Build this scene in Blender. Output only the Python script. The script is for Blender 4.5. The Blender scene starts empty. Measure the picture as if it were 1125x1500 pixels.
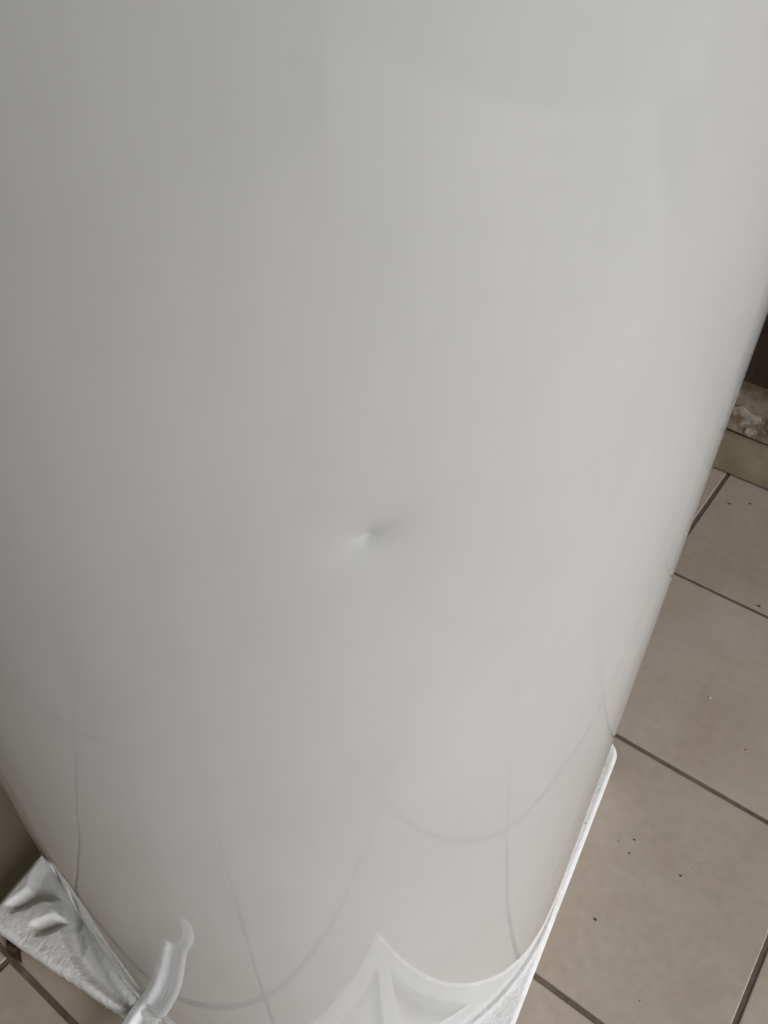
import bpy, bmesh, math, random
import numpy as np
from mathutils import Vector, Matrix, noise
random.seed(4)
S = bpy.context.scene
COL = S.collection
R = math.radians

# ------------------------------------------------------------------ camera
CAM_F, CAM_P, CAM_R, CAM_A = 1270.17, 0.75352, 0.023806, -0.623445     # focal (px at 1500 tall), pitch, roll, azimuth
fw = Vector((math.sin(CAM_A) * math.cos(CAM_P), math.cos(CAM_A) * math.cos(CAM_P), -math.sin(CAM_P)))
r0 = Vector((math.cos(CAM_A), -math.sin(CAM_A), 0)); u0 = r0.cross(fw)
rt = r0 * math.cos(CAM_R) + u0 * math.sin(CAM_R); up = u0 * math.cos(CAM_R) - r0 * math.sin(CAM_R)
cd = bpy.data.cameras.new('camera'); cam = bpy.data.objects.new('camera', cd); COL.objects.link(cam)
cd.sensor_fit = 'VERTICAL'; cd.sensor_height = 36; cd.lens = 36 * CAM_F / 1500
cd.clip_start = 0.01; cd.clip_end = 500
m = Matrix((rt, up, -fw)).transposed().to_4x4(); m.translation = Vector((0, 0, 1.0)); cam.matrix_world = m
S.camera = cam

# ------------------------------------------------------------------ daylight
SUN_AZ, SUN_EL = R(95), R(35)           # azimuth measured from +Y towards +X
w = bpy.data.worlds.new('World'); S.world = w; w.use_nodes = True
nt = w.node_tree; bg = nt.nodes['Background']
sky = nt.nodes.new('ShaderNodeTexSky'); sky.sky_type = 'NISHITA'; sky.sun_disc = False
sky.sun_elevation = SUN_EL; sky.sun_rotation = SUN_AZ; sky.air_density = 1.0; sky.dust_density = 1.0; sky.ozone_density = 1.0
nt.links.new(sky.outputs[0], bg.inputs[0]); bg.inputs[1].default_value = 0.12
sl = bpy.data.lights.new('sun', 'SUN'); sl.energy = 1.0; sl.angle = R(50); sl.color = (1, .99, .985)
so = bpy.data.objects.new('sun', sl); COL.objects.link(so)
sd = Vector((math.sin(SUN_AZ) * math.cos(SUN_EL), math.cos(SUN_AZ) * math.cos(SUN_EL), math.sin(SUN_EL)))
so.rotation_euler = sd.to_track_quat('Z', 'Y').to_euler(); so.location = sd * 6
S.view_settings.view_transform = 'Standard'; S.view_settings.look = 'None'
S.view_settings.exposure = 0.88; S.view_settings.gamma = 1.0
S.cycles.max_bounces = 8; S.cycles.diffuse_bounces = 5

# ------------------------------------------------------------------ helpers
def mat(name, col, rough=.6, **kw):
    M = bpy.data.materials.new(name); M.use_nodes = True
    b = M.node_tree.nodes['Principled BSDF']
    b.inputs['Base Color'].default_value = (*col, 1); b.inputs['Roughness'].default_value = rough
    for k, v in kw.items(): b.inputs[k].default_value = v
    return M, M.node_tree, b
def N(t, kind, **kw):
    n = t.nodes.new(kind)
    for k, v in kw.items():
        if k in n.inputs: n.inputs[k].default_value = v
        else: setattr(n, k, v)
    return n
def ramp(t, src, stops):
    n = t.nodes.new('ShaderNodeValToRGB'); e = n.color_ramp.elements
    while len(e) < len(stops): e.new(.5)
    for q, (p, c) in zip(e, stops): q.position = p; q.color = (*c, 1) if len(c) == 3 else c
    t.links.new(src, n.inputs[0]); return n.outputs[0]
def mix(t, f, a, b, mode='MIX'):
    n = t.nodes.new('ShaderNodeMix'); n.data_type = 'RGBA'; n.blend_type = mode
    for s, v in ((0, f), (6, a), (7, b)):
        if hasattr(v, 'links'): t.links.new(v, n.inputs[s])
        else: n.inputs[s].default_value = v if s == 0 else (*v, 1)
    return n.outputs[2]
def coords(t, scale=(1, 1, 1), kind='Object', loc=(0, 0, 0)):
    c = t.nodes.new('ShaderNodeTexCoord'); mp = t.nodes.new('ShaderNodeMapping')
    mp.inputs['Scale'].default_value = scale; mp.inputs['Location'].default_value = loc
    t.links.new(c.outputs[kind], mp.inputs[0]); return mp.outputs[0]
def noise_tex(t, vec, scale, detail=3, rough=.5, dist=0):
    n = N(t, 'ShaderNodeTexNoise', Scale=scale, Detail=detail, Roughness=rough, Distortion=dist)
    t.links.new(vec, n.inputs['Vector']); return n.outputs['Fac']
def bump(t, b, h, strength, dist, prev=None):
    n = N(t, 'ShaderNodeBump', Strength=strength, Distance=dist)
    t.links.new(h, n.inputs['Height'])
    if prev: t.links.new(prev, n.inputs['Normal'])
    t.links.new(n.outputs[0], b.inputs['Normal']); return n.outputs[0]

def link(name, bm, m, parent=None, smooth=False):
    me = bpy.data.meshes.new(name); bm.normal_update(); bm.to_mesh(me); bm.free(); me.materials.append(m)
    if smooth:
        for p in me.polygons: p.use_smooth = True
    o = bpy.data.objects.new(name, me); COL.objects.link(o); o.parent = parent; return o
def tag(o, label=None, cat=None, group=None, kind=None):
    for k, v in (('label', label), ('category', cat), ('group', group), ('kind', kind)):
        if v: o[k] = v
    return o
def box(bm, a, b, bev=0):
    v = [bm.verts.new((x, y, z)) for x in (a[0], b[0]) for y in (a[1], b[1]) for z in (a[2], b[2])]
    fs = [(0, 1, 3, 2), (4, 6, 7, 5), (0, 4, 5, 1), (2, 3, 7, 6), (0, 2, 6, 4), (1, 5, 7, 3)]
    f = [bm.faces.new([v[i] for i in q]) for q in fs]
    if bev: bmesh.ops.bevel(bm, geom=list({e for x in f for e in x.edges}), offset=bev, segments=2, profile=.6, affect='EDGES')
    return bm
def polyprism(pts, z0, z1, bev=0):
    bm = bmesh.new(); b = [bm.verts.new((x, y, z0)) for x, y in pts]; t = [bm.verts.new((x, y, z1)) for x, y in pts]
    bm.faces.new(b[::-1]); top = bm.faces.new(t); n = len(pts)
    for i in range(n): bm.faces.new((b[i], b[(i + 1) % n], t[(i + 1) % n], t[i]))
    if bev: bmesh.ops.bevel(bm, geom=list(top.edges), offset=bev, segments=1, affect='EDGES')
    return bm

# ------------------------------------------------------------------ materials
# tank enamel: white paint on rolled steel sheet
TANK, t, b = mat('white_enamel', (.66, .66, .645), .13, IOR=1.54)
v = coords(t, (1, 1, 1))
lowf = noise_tex(t, coords(t, (7, 7, .9)), 1.0, 2)                 # long vertical waves of the rolled sheet
mid = noise_tex(t, coords(t, (40, 40, 2.5)), 1.0, 3)
peel = noise_tex(t, v, 420, 2)
p1 = bump(t, b, lowf, .35, .003); p2 = bump(t, b, mid, .7, .0005, p1); bump(t, b, peel, .03, .0002, p2)
dust = noise_tex(t, coords(t, (1, 1, .6)), 9, 6, .65)
t.links.new(ramp(t, dust, [(.35, (.545, .55, .54)), (.7, (.585, .59, .582))]), b.inputs['Base Color'])
rr = ramp(t, noise_tex(t, coords(t, (3, 3, 1)), 4, 5, .6), [(.3, (.034, .034, .034)), (.75, (.054, .054, .054))])
t.links.new(rr, b.inputs['Roughness'])

# expanded polystyrene
FOAM, t, b = mat('polystyrene', (.80, .81, .80), .75)
b.inputs['Subsurface Weight'].default_value = 0.0
v = coords(t)
vo = N(t, 'ShaderNodeTexVoronoi', Scale=330.0); t.links.new(v, vo.inputs['Vector'])
p = bump(t, b, vo.outputs['Distance'], .35, .0012); bump(t, b, noise_tex(t, v, 60, 5, .6), .25, .0012, p)
stain = ramp(t, noise_tex(t, v, 16, 6, .62), [(.30, (.66, .64, .56)), (.45, (.80, .80, .785)), (.8, (.85, .86, .86))])
spk = N(t, 'ShaderNodeTexVoronoi', Scale=38.0); t.links.new(v, spk.inputs['Vector'])
sp = ramp(t, spk.outputs['Distance'], [(.045, (.30, .27, .20)), (.075, (1, 1, 1))])
t.links.new(mix(t, .6, stain, sp, 'MULTIPLY'), b.inputs['Base Color'])
SHINY_FOAM, t, b = mat('moulded_polystyrene_skin', (.80, .82, .82), .38)
v = coords(t); bump(t, b, noise_tex(t, v, 90, 4, .6), .3, .002)

FILM, t, b = mat('packing_film', (.88, .91, .92), .38)
b.inputs['Transmission Weight'].default_value = .0
bump(t, b, noise_tex(t, coords(t, (1, 1, 1)), 70, 3, .5), .35, .003)

# floor tile
TILE, t, b = mat('floor_tile', (.32, .28, .23), .42)
oi = t.nodes.new('ShaderNodeObjectInfo')
gc = t.nodes.new('ShaderNodeNewGeometry')
n1 = noise_tex(t, gc.outputs['Position'], 7, 5, .6, .4); n2 = noise_tex(t, gc.outputs['Position'], 70, 4, .6)
c1 = ramp(t, n1, [(.28, (.405, .336, .270)), (.52, (.448, .380, .315)), (.78, (.480, .420, .358))])
c2 = ramp(t, n2, [(.3, (.90, .90, .90)), (.7, (1.05, 1.05, 1.05))])
c3 = mix(t, .8, c1, c2, 'MULTIPLY')
rv = ramp(t, oi.outputs['Random'], [(0, (.93, .93, .92)), (1, (1.05, 1.05, 1.06))])
c4 = mix(t, 1.0, c3, rv, 'MULTIPLY')
pits = N(t, 'ShaderNodeTexVoronoi', Scale=26.0); t.links.new(gc.outputs['Position'], pits.inputs['Vector'])
pm = ramp(t, pits.outputs['Distance'], [(.018, (.30, .26, .22)), (.034, (1, 1, 1))])
t.links.new(mix(t, .9, c4, pm, 'MULTIPLY'), b.inputs['Base Color'])
t.links.new(ramp(t, n1, [(.3, (.36,) * 3), (.7, (.52,) * 3)]), b.inputs['Roughness'])
q = bump(t, b, noise_tex(t, gc.outputs['Position'], 300, 3, .6), .12, .0006)
bump(t, b, n1, .2, .004, q)
GROUT, t, b = mat('grout', (.10, .078, .055), .9)
v = coords(t)
t.links.new(ramp(t, noise_tex(t, v, 30, 6, .7), [(.35, (.10, .075, .055)), (.6, (.155, .12, .095)), (.75, (.22, .18, .145))]), b.inputs['Base Color'])
bump(t, b, noise_tex(t, v, 200, 5, .7), .5, .003)

SKIRT, t, b = mat('skirting_tile', (.34, .29, .20), .4)
v = coords(t)
t.links.new(ramp(t, noise_tex(t, v, 14, 5, .6), [(.3, (.27, .21, .125)), (.55, (.36, .30, .205)), (.75, (.42, .36, .26))]), b.inputs['Base Color'])
bump(t, b, noise_tex(t, v, 120, 3), .1, .001)
PLASTER, t, b = mat('stained_plaster', (.3, .25, .19), .9)
v = coords(t)
a = ramp(t, noise_tex(t, v, 11, 7, .68, .5), [(.36, (.12, .075, .04)), (.46, (.26, .19, .12)), (.6, (.42, .34, .26)), (.8, (.52, .45, .37))])
t.links.new(a, b.inputs['Base Color'])
bump(t, b, noise_tex(t, v, 45, 7, .7), .8, .012)
FLAKE, t, b = mat('old_wall_paint', (.46, .43, .37), .7)
v = coords(t)
t.links.new(ramp(t, noise_tex(t, v, 40, 5, .7), [(.38, (.26, .18, .10)), (.5, (.52, .46, .37)), (.7, (.62, .57, .48))]), b.inputs['Base Color'])
bump(t, b, noise_tex(t, v, 150, 4, .6), .4, .003)
WOOD, t, b = mat('dark_stained_wood', (.04, .022, .013), .45)
v = coords(t, (60, 60, 6))
t.links.new(ramp(t, noise_tex(t, v, 1, 5, .6, .6), [(.3, (.018, .010, .007)), (.6, (.045, .026, .016)), (.8, (.07, .042, .026))]), b.inputs['Base Color'])
bump(t, b, noise_tex(t, v, 1, 5, .6), .3, .002)
PAINT, t, b = mat('wall_paint', (.36, .36, .345), .85)
bump(t, b, noise_tex(t, coords(t), 60, 5, .6), .3, .004)
BOUNCE_OLIVE, _, _ = mat('olive_bounce_tint', (.26, .28, .13), .8)  # invented olive for the unseen left wall, tints its bounce light
CEIL, _, _ = mat('ceiling_paint', (.75, .75, .72), .9)
PAVING, t, b = mat('outdoor_concrete', (.40, .385, .35), .9)
t.links.new(ramp(t, noise_tex(t, coords(t), 3, 6, .6), [(.3, (.36, .34, .30)), (.7, (.44, .42, .38))]), b.inputs['Base Color'])
LEAF, _, _ = mat('dry_leaf', (.06, .035, .022), .7)
GRIT, _, _ = mat('dark_grit', (.045, .03, .022), .8)
PALE, _, _ = mat('pale_crumb', (.62, .58, .48), .8)

# ------------------------------------------------------------------ floor: mortar bed and every tile on it
PITCH, GAP, WALL_Y = .3268, .0062, 1.3275
X0, Y0 = .1320, .0530
bm = bmesh.new(); box(bm, (-2.30, -2.90, -.06), (2.746, WALL_Y + .02, -.0016))
floor = tag(link('floor', bm, GROUT), kind='structure')
def tile_mesh(lx, ly):
    bm = bmesh.new(); box(bm, (-lx / 2, -ly / 2, -.008), (lx / 2, ly / 2, 0))
    es = [e for e in bm.edges if all(v.co.z > -.001 for v in e.verts)]
    bmesh.ops.bevel(bm, geom=es, offset=.0013, segments=2, profile=.5, affect='EDGES')
    me = bpy.data.meshes.new('tile'); bm.to_mesh(me); bm.free(); me.materials.append(TILE); return me
TM = tile_mesh(PITCH - GAP, PITCH - GAP)
cut = WALL_Y - .003 - (Y0 + 3 * PITCH + GAP / 2); TC = tile_mesh(PITCH - GAP, cut)
for i in range(-7, 8):
    for j in range(-9, 4):
        cx = X0 + (i + .5) * PITCH
        if j == 3: cy, me = Y0 + 3 * PITCH + GAP / 2 + cut / 2, TC
        else: cy, me = Y0 + (j + .5) * PITCH, TM
        o = bpy.data.objects.new('tile', me); COL.objects.link(o); o.parent = floor
        o.location = (cx + random.uniform(-.0006, .0006), cy + random.uniform(-.0006, .0006), random.uniform(-.0004, .0003))
        o.rotation_euler = (random.uniform(-.001, .001), random.uniform(-.001, .001), random.uniform(-.0015, .0015))

# ground outside the open side of the porch
bm = bmesh.new(); box(bm, (2.748, -40, -.30), (60, 40, -.004)); tag(link('ground', bm, PAVING), kind='structure')

# ------------------------------------------------------------------ walls and ceiling of the porch
bm = bmesh.new(); box(bm, (-2.30, WALL_Y + .02, -.05), (1.80, WALL_Y + .2, 2.75))
back = tag(link('wall', bm, PLASTER), 'stained plaster wall with flaking paint behind the tiled floor', 'wall')
# plaster skin down to the skirting, with an uneven lower edge
bm = bmesh.new()
xs = np.linspace(-2.3, 1.8, 300); top = 2.74
vv = []
for x in xs:
    zz = .083 + .006 * noise.noise(Vector((x * 14, 3, 1)))
    vv.append((bm.verts.new((x, WALL_Y + .004, zz)), bm.verts.new((x, WALL_Y + .004, .20)), bm.verts.new((x, WALL_Y + .004, top)), bm.verts.new((x, WALL_Y + .0195, zz + .004))))
for a, c in zip(vv, vv[1:]):
    bm.faces.new((a[0], c[0], c[1], a[1])); bm.faces.new((a[1], c[1], c[2], a[2])); bm.faces.new((a[3], c[3], c[0], a[0]))
link('plaster', bm, PLASTER, back)
x = -2.3
while x < 1.8:                                                     # skirting tiles
    bm = bmesh.new(); box(bm, (x, WALL_Y - .0075, .001), (min(x + .327, 1.8), WALL_Y + .018, .0765))
    es = [e for e in bm.edges if all(v.co.y < WALL_Y for v in e.verts)]
    bmesh.ops.bevel(bm, geom=es, offset=.0025, segments=2, affect='EDGES')
    link('skirting_tile', bm, SKIRT, back); x += .3296
# flakes of old paint left on the plaster (visible right of the tank)
def flake(cx, cz, rx, rz, seed, th=.0022):
    rnd = random.Random(seed); n = 13; ring = []
    for k in range(n):
        a = 2 * math.pi * k / n; s = rnd.uniform(.62, 1.12)
        ring.append((cx + rx * s * math.cos(a), cz + rz * s * math.sin(a)))
    bm = bmesh.new(); y = WALL_Y + .0035
    f = [bm.verts.new((px, y - th * rnd.uniform(.7, 1.3), pz)) for px, pz in ring]; bk = [bm.verts.new((px, y + .001, pz)) for px, pz in ring]
    bm.faces.new(f)
    for k in range(n): bm.faces.new((f[k], f[(k + 1) % n], bk[(k + 1) % n], bk[k]))
    bmesh.ops.recalc_face_normals(bm, faces=bm.faces)
    link('paint_flake', bm, FLAKE, back)
for args in [(-.150, .118, .017, .022, 1), (-.205, .118, .026, .018, 2), (-.163, .178, .020, .013, 3), (-.187, .094, .010, .007, 5), (-.120, .150, .020, .025, 6),
             (-.09, .105, .024, .014, 7), (-.24, .150, .018, .012, 8), (-.06, .17, .03, .02, 9), (.02, .12, .03, .025, 10), (-.145, .145, .011, .008, 11)]:
    flake(*args)
# dark board on the wall above the damp plaster
board = bpy.data.objects.new('dark_board', None); COL.objects.link(board); board.location = (-.52, WALL_Y - .004, .197)
tag(board, 'dark brown wooden board against the stained wall above the skirting', 'board')
bm = bmesh.new(); box(bm, (0, -.018, 0), (.62, .004, 1.5), .002); link('panel', bm, WOOD, board)
bm = bmesh.new(); box(bm, (.0, -.026, .115), (.62, -.0182, .155), .002); link('rail', bm, WOOD, board)

bm = bmesh.new(); box(bm, (-2.5, -2.90, -.05), (-2.305, WALL_Y + .02, 2.75)); tag(link('wall_left', bm, BOUNCE_OLIVE), kind='structure')
bm = bmesh.new(); box(bm, (-2.5, -3.1, -.05), (1.80, -2.905, 2.75)); tag(link('wall_behind_camera', bm, PAINT), kind='structure')
bm = bmesh.new(); box(bm, (1.805, -3.1, 2.60), (1.95, WALL_Y + .02, 2.75)); tag(link('ceiling_beam', bm, PAINT), kind='structure')
bm = bmesh.new(); box(bm, (1.805, -2.90, -.05), (1.95, -1.55, 2.595)); tag(link('added_wall_right', bm, PAINT), kind='structure')  # unseen wall piece, added to deepen the light falloff to the left
bm = bmesh.new(); box(bm, (-2.5, -3.1, 2.755), (2.0, WALL_Y + .2, 2.9)); tag(link('ceiling', bm, CEIL), kind='structure')

# ------------------------------------------------------------------ polystyrene base
ANG = .1473; E1 = Vector((math.cos(ANG), math.sin(ANG), 0)); E2 = Vector((-math.sin(ANG), math.cos(ANG), 0))
TH = .045                                   # thickness of the block = height the tank stands at
TC_XY = Vector((-.361, .396)) * (1 - TH); TR = .2895 * (1 - TH)
U0, U1, V0, V1 = -.538, -.003, .1384, .676
def px2w(px, py, h=TH):                     # photo pixel -> point on the plane z = h, used once to measure outlines
    d = (px - 562.5) * rt - (py - 750) * up + CAM_F * fw
    k = (h - 1.0) / d.z; return d.x * k, d.y * k
def w2uv(x, y): return x * E1.x + y * E1.y, x * E2.x + y * E2.y
def poly_uv(pts, h=TH): return [w2uv(*px2w(a, b, h)) for a, b in pts]
def sdf(P, poly):                           # signed distance (negative inside) of the points P to a polygon
    poly = np.array(poly); d = np.full(len(P), 1e9); inside = np.zeros(len(P), bool)
    for i in range(len(poly)):
        a, b = poly[i - 1], poly[i]; e = b - a; w_ = P - a
        k = np.clip((w_ @ e) / (e @ e), 0, 1); q = w_ - k[:, None] * e
        d = np.minimum(d, np.hypot(q[:, 0], q[:, 1]))
        c = (a[1] <= P[:, 1]) != (b[1] <= P[:, 1])
        with np.errstate(divide='ignore', invalid='ignore'):
            xx = a[0] + (P[:, 1] - a[1]) / (b[1] - a[1]) * (b[0] - a[0])
        inside ^= c & (P[:, 0] < xx)
    return np.where(inside, -d, d)
def sm(x): x = np.clip(x, 0, 1); return x * x * (3 - 2 * x)
us = np.linspace(0, 1, 400); vs = np.linspace(0, 1, 400)
def Z(a): return (a[0] / 5.355, a[1] / 5.355 + 1220)
pocket_left = poly_uv([Z(q) for q in [(330, 190), (270, 330), (235, 440), (150, 510), (75, 560), (100, 592), (210, 560), (330, 495), (430, 510), (455, 580), (470, 640),
                                      (390, 670), (265, 720), (290, 770), (370, 760), (480, 715), (505, 800), (570, 950), (700, 1120), (850, 1240), (980, 1335), (760, 1060), (655, 925), (612, 760), (625, 650), (600, 560), (470, 400), (400, 250)]])
cu, cv = w2uv(*TC_XY)
corner_r = .026
UU, VV = np.meshgrid(U0 + us * (U1 - U0), V0 + vs * (V1 - V0), indexing='ij')
P = np.c_[UU.ravel(), VV.ravel()]
rad = np.hypot(P[:, 0] - cu, P[:, 1] - cv) - TR
H = np.full(len(P), TH)
d = sdf(P, pocket_left); H -= .014 * (1 - sm((d + .006) / .012))
# front corner: pocket between the tank and the two edges, split by a rib
eu, ev = U1 - P[:, 0], P[:, 1] - V0
wall_d = np.minimum(np.minimum(eu, ev) - .020, rad - .015)
ribc = np.array([U1, V0]); rd = np.array([cu, cv]) - ribc; rd /= np.linalg.norm(rd)
q = P - ribc; off = q[:, 0] * rd[1] - q[:, 1] * rd[0] 
wall_d = np.minimum(wall_d, np.abs(off - .004) - .009)
sel = (P[:, 0] > cu) & (P[:, 1] < cv)
H -= np.where(sel, .013 * sm(wall_d / .006), 0)
# thin moulding line hugging the tank
H += .0009 * np.exp(-((rad - .0012) / .0020) ** 2) * (P[:, 0] > cu)
rim = (P[:, 0] <= cu) * (P[:, 1] < cv) * np.exp(-((rad - .003) / .0060) ** 4)
H = np.where(rim > .02, H * (1 - rim) + (TH + .006) * rim, H)
# roughness: beads torn off along the left front edge
nz = np.array([noise.noise(Vector((a * 34, b * 34, 0))) for a, b in P]); nf = np.array([noise.noise(Vector((a * 130, b * 130, 5))) for a, b in P])
edge_l = sm(1 - (P[:, 1] - V0) / .035) * sm((cu - .03 - P[:, 0]) / .05) * sm((P[:, 0] - U0 - .02) / .03)
H += (nz * .0008 + nf * .0004) * (1 - rim) * np.clip((rad - .004) / .012, .15, 1) - edge_l * (.002 + .0014 * np.maximum(nf, 0))
H = np.where(rad < -.0055, TH - .0015, H)
# worn, slightly rounded top edges
de = np.minimum(np.minimum(P[:, 0] - U0, U1 - P[:, 0]), np.minimum(P[:, 1] - V0, V1 - P[:, 1]))
H -= .0022 * sm(1 - de / .004)
bm = bmesh.new(); n = len(us); grid = []
for i in range(n):
    row = []
    for j in range(n):
        u, v_ = UU[i, j], VV[i, j]
        # round the far right corner
        a, b_ = U1 - u, V1 - v_
        if a < corner_r and b_ < corner_r:
            dx, dy = corner_r - a, corner_r - b_; L = math.hypot(dx, dy)
            if L > 0: s = max(dx, dy) / L; u = U1 - corner_r + dx * s; v_ = V1 - corner_r + dy * s
        wob = .0012 * noise.noise(Vector((u * 25, v_ * 25, 9)))
        if j == 0: v_ += wob + .0008 * noise.noise(Vector((u * 150, 2, 9))); 
        if i == 0: u += wob
        pz = E1 * u + E2 * v_; row.append(bm.verts.new((pz.x, pz.y, H[i * n + j])))
    grid.append(row)
for i in range(n - 1):
    for j in range(n - 1): bm.faces.new((grid[i][j], grid[i + 1][j], grid[i + 1][j + 1], grid[i][j + 1]))
loop = [grid[i][0] for i in range(n)] + [grid[n - 1][j] for j in range(1, n)] + [grid[i][n - 1] for i in range(n - 2, -1, -1)] + [grid[0][j] for j in range(n - 2, 0, -1)]
cen = E1 * ((U0 + U1) / 2) + E2 * ((V0 + V1) / 2)
lows = []
for lv in loop:
    x, y = lv.co.x, lv.co.y; inw = Vector((cen.x - x, cen.y - y)).normalized() * .003
    lows.append((bm.verts.new((x, y, .018)), bm.verts.new((x + inw.x * 4, y + inw.y * 4, .004))))
for k in range(len(loop)):
    a, c = loop[k], loop[(k + 1) % len(loop)]; l1, l2 = lows[k], lows[(k + 1) % len(loop)]
    bm.faces.new((c, a, l1[0], l2[0])); bm.faces.new((l2[0], l1[0], l1[1], l2[1]))
bm.faces.new([q[1] for q in lows][::-1])
bmesh.ops.recalc_face_normals(bm, faces=bm.faces)
foam = bpy.data.objects.new('foam_base', None); COL.objects.link(foam); foam.location = (cen.x, cen.y, 0)
tag(foam, 'square white polystyrene packing base under the dented tank', 'packing')
bm.transform(Matrix.Translation((-cen.x, -cen.y, 0)))
link('block', bm, FOAM, foam, True)

# ------------------------------------------------------------------ the tank
tank = bpy.data.objects.new('water_heater', None); COL.objects.link(tank); tank.location = (TC_XY.x, TC_XY.y, TH)
tag(tank, 'large glossy white cylindrical water heater tank with a small dent', 'water heater')
HT = 1.38
LEFT_A = math.atan2(math.cos(R(-166.6)), math.sin(R(-166.6)))      # the jacket is a little out of round on this side
def cyl_hit(px, py):
    d = ((px - 562.5) * rt - (py - 750) * up + CAM_F * fw).normalized(); o = Vector((0, 0, 1.0)) - Vector((TC_XY.x, TC_XY.y, 0))
    A = d.x ** 2 + d.y ** 2; B = o.x * d.x + o.y * d.y; C = o.x ** 2 + o.y ** 2 - TR ** 2
    k = (-B - math.sqrt(B * B - A * C)) / A; p = o + d * k; return math.atan2(p.y, p.x), p.z
da, dz = cyl_hit(541, 791); dz -= TH
bm = bmesh.new()
def axis(lo, hi, c, wf, fine, coarse):       # sample positions: fine around c, coarse elsewhere
    out = [lo]; 
    while out[-1] < hi: out.append(out[-1] + (fine if abs(out[-1] - c) < wf else coarse))
    out[-1] = hi; return out
angs = axis(da - math.pi, da + math.pi, da, .16, .0045, .007)[:-1]
zs = [-.0, .0015, .004] + axis(.008, HT, dz, .045, .0014, .012)
ring = []
for z in zs:
    row = []
    rin = {0: .0035, .0015: .0012, .004: .0003}.get(z, 0)
    for a in angs:
        s = (a - da) * TR; y = z - dz; r = TR - rin - .0010 * max(0, 1 - z / .06) ** 2 + .009 * math.exp(-(((a - LEFT_A + math.pi) % (2 * math.pi) - math.pi) / .45) ** 2) * min(1, z / .30) ** .8
        # sharp little dent with a wide shallow dish; the crease runs up to the right
        cs, sn = math.cos(R(28)), math.sin(R(28)); p_, q_ = s * cs + y * sn, -s * sn + y * cs
        if abs(s) < .09 and abs(y) < .09:
            dd = math.hypot(p_ / 1.5, q_)
            r -= .0031 * math.exp(-dd / .0052) + .0008 * math.exp(-(dd / .016) ** 2)
        row.append(bm.verts.new((r * math.cos(a), r * math.sin(a), z)))
    ring.append(row)
na = len(angs)
for r1, r2 in zip(ring, ring[1:]):
    for k in range(na): bm.faces.new((r1[k], r1[(k + 1) % na], r2[(k + 1) % na], r2[k]))
bm.faces.new(ring[0][::-1])
link('body', bm, TANK, tank, True)
bm = bmesh.new(); pr = [(TR, 0), (TR + .002, .004), (TR + .002, .016), (TR * .97, .035), (TR * .85, .055), (TR * .5, .078), (.02, .086)]
rg = [[bm.verts.new((r * math.cos(2 * math.pi * k / 96), r * math.sin(2 * math.pi * k / 96), HT + z)) for k in range(96)] for r, z in pr]
for r1, r2 in zip(rg, rg[1:]):
    for k in range(96): bm.faces.new((r1[k], r1[(k + 1) % 96], r2[(k + 1) % 96], r2[k]))
bm.faces.new(rg[-1]); link('lid', bm, TANK, tank, True)

# ------------------------------------------------------------------ torn strip of packing film by the foot of the tank
LFT = [(-.362, .108), (-.361, .094), (-.358, .078), (-.354, .060), (-.350, .044), (-.346, .028), (-.342, .014), (-.338, .002)]
RGT = [(-.328, .106), (-.326, .092), (-.321, .078), (-.314, .062), (-.308, .047), (-.305, .032), (-.303, .018), (-.296, .008)]
for (lx, ly), (cx_, cy_) in [((-.314, .002), (-.286, .002)), ((-.308, -.005), (-.281, -.006)), ((-.301, -.013), (-.279, -.015)), ((-.299, -.021), (-.281, -.023)), ((-.299, -.028), (-.286, -.031))]:
    k_ = 8 / 14; LFT.append(((lx - cx_ * k_) / (1 - k_), (ly - cy_ * k_) / (1 - k_))); RGT.append((cx_, cy_))      # only the right half goes on: a hooked tongue
ZS = [.0505, .0500, .0485, .0465, .0445, .0425, .041, .040, .0395, .039, .039, .0395, .040]
def strip(name, L, Rr, zs_, m):
    nw = 14; bm = bmesh.new(); rows = []
    for i, (a, c, z) in enumerate(zip(L, Rr, zs_)):
        row = []
        for k in range(nw + 1):
            f = k / nw; x = a[0] + (c[0] - a[0]) * f; y = a[1] + (c[1] - a[1]) * f
            fold = .0026 * math.exp(-((f - .2) / .12) ** 2) - .0018 * math.exp(-((f - .45) / .12) ** 2) + .0020 * math.exp(-((f - .86) / .12) ** 2)
            fold *= min(1, .35 + i * .25) * min(1, (12.5 - i) / 5)
            row.append(bm.verts.new((x, y, z + fold + .0012 * noise.noise(Vector((x * 60, y * 60, 3))))))
        rows.append(row)
    for i in range(len(rows) - 1):
        for k in range(nw):
            if (i == 2 and k == 8) or (i >= 7 and k < 8): continue                       # small tear
            bm.faces.new((rows[i][k], rows[i + 1][k], rows[i + 1][k + 1], rows[i][k + 1]))
    o = link(name, bm, m, None, True)
    md = o.modifiers.new('smooth', 'SUBSURF'); md.levels = 2; md.render_levels = 2
    md = o.modifiers.new('thickness', 'SOLIDIFY'); md.thickness = .0014
    return o
film = strip('film_strip', LFT, RGT, ZS, FILM)
tag(film, 'crumpled torn strip of white packing film at the left foot of the tank', 'packing film')

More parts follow.
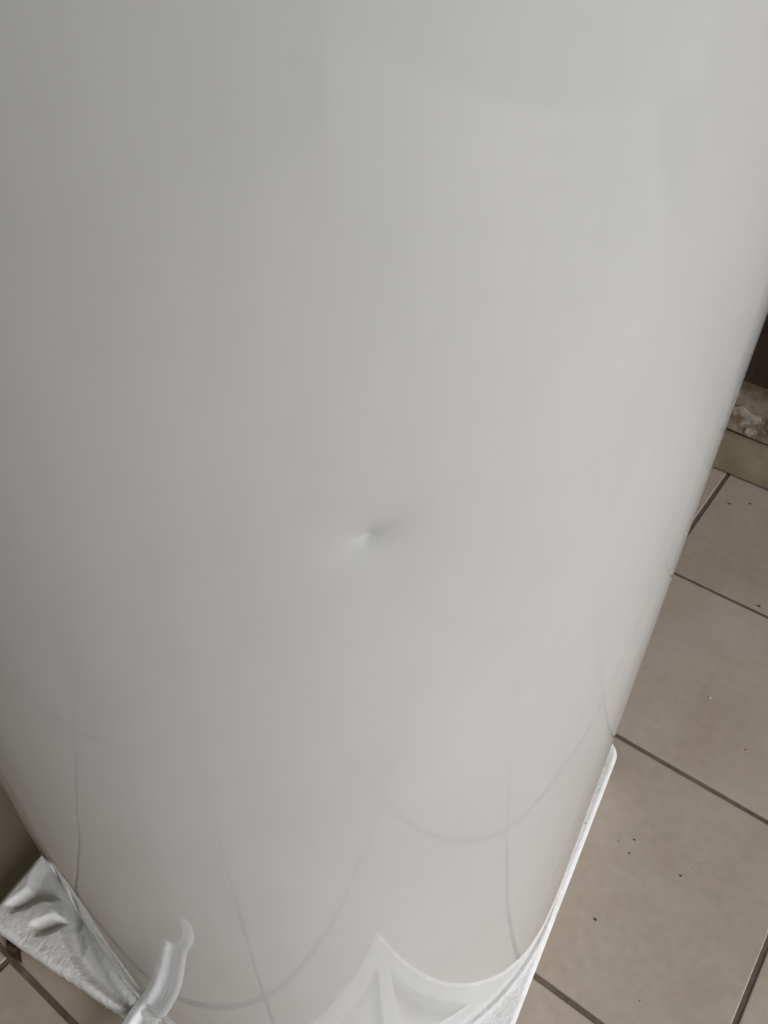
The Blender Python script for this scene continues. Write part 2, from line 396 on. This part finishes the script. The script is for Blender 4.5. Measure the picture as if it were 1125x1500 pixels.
# ------------------------------------------------------------------ crumbs on the tiles
def crumb(px, py, size, m, label, seed, cat='crumb', group='specks of grit on the floor tiles'):
    x, y = px2w(px, py, 0.0005); rnd = random.Random(seed)
    bm = bmesh.new(); bmesh.ops.create_icosphere(bm, subdivisions=2, radius=size)
    for v in bm.verts: v.co *= .75 + .5 * noise.noise(v.co * 900 + Vector((seed, 0, 0))); v.co.z *= .6
    bmesh.ops.rotate(bm, verts=bm.verts, matrix=Matrix.Rotation(rnd.uniform(0, 6), 3, 'Z'))
    for v in bm.verts: v.co.x *= 1.25
    o = link('crumb', bm, m); o.location = (x, y, size * .45); tag(o, label, cat, group); return o
crumb(1040, 1022, .0022, PALE, 'pale crumb lying on the second tile from the wall', 1)
crumb(1092, 1098, .0013, GRIT, 'dark speck close to the right border on the tile with the pale crumb', 2)
crumb(929, 1230, .0014, GRIT, 'upper of two close dark specks beside the white base', 3)
crumb(922, 1250, .0013, GRIT, 'lower of two close dark specks beside the white base', 4)
crumb(997, 1283, .0015, GRIT, 'dark speck near the middle of the large right tile', 5)
crumb(872, 1347, .0019, GRIT, 'largest dark speck, on the big tile nearest the corner of the white base', 6)
crumb(1112, 888, .0020, GRIT, 'dark speck caught in the upper right joint between tiles', 7)
crumb(1069, 738, .0022, GRIT, 'dark speck on the shaded tile just below the skirting', 8)
crumb(1099, 738, .0018, GRIT, 'dark speck near the right border on the shaded tile below the skirting', 9)

# dark crumpled debris caught in the joint at the left corner of the base
x, y = px2w(22, 1392, .003)
bm = bmesh.new(); bmesh.ops.create_grid(bm, x_segments=14, y_segments=8, size=.5)
for v in bm.verts:
    k = 1 - .55 * abs(v.co.y * 2) ** 2 * (1 if v.co.x > 0 else .4)
    v.co = Vector((v.co.x * .034 * k, v.co.y * .013 * (1 - (v.co.x * 1.7) ** 2 * .8), .0022 + .0045 * noise.noise(Vector((v.co.x * 5, v.co.y * 3, 1))) + .002 * abs(v.co.y * 2)))
o = link('leaf_scrap', bm, LEAF, None, True); o.location = (x, y, .0012); o.rotation_euler = (0, 0, R(-12))
md = o.modifiers.new('thickness', 'SOLIDIFY'); md.thickness = .0006
tag(o, 'dark brown leaf scrap in the tile joint at the left corner of the base', 'leaf')
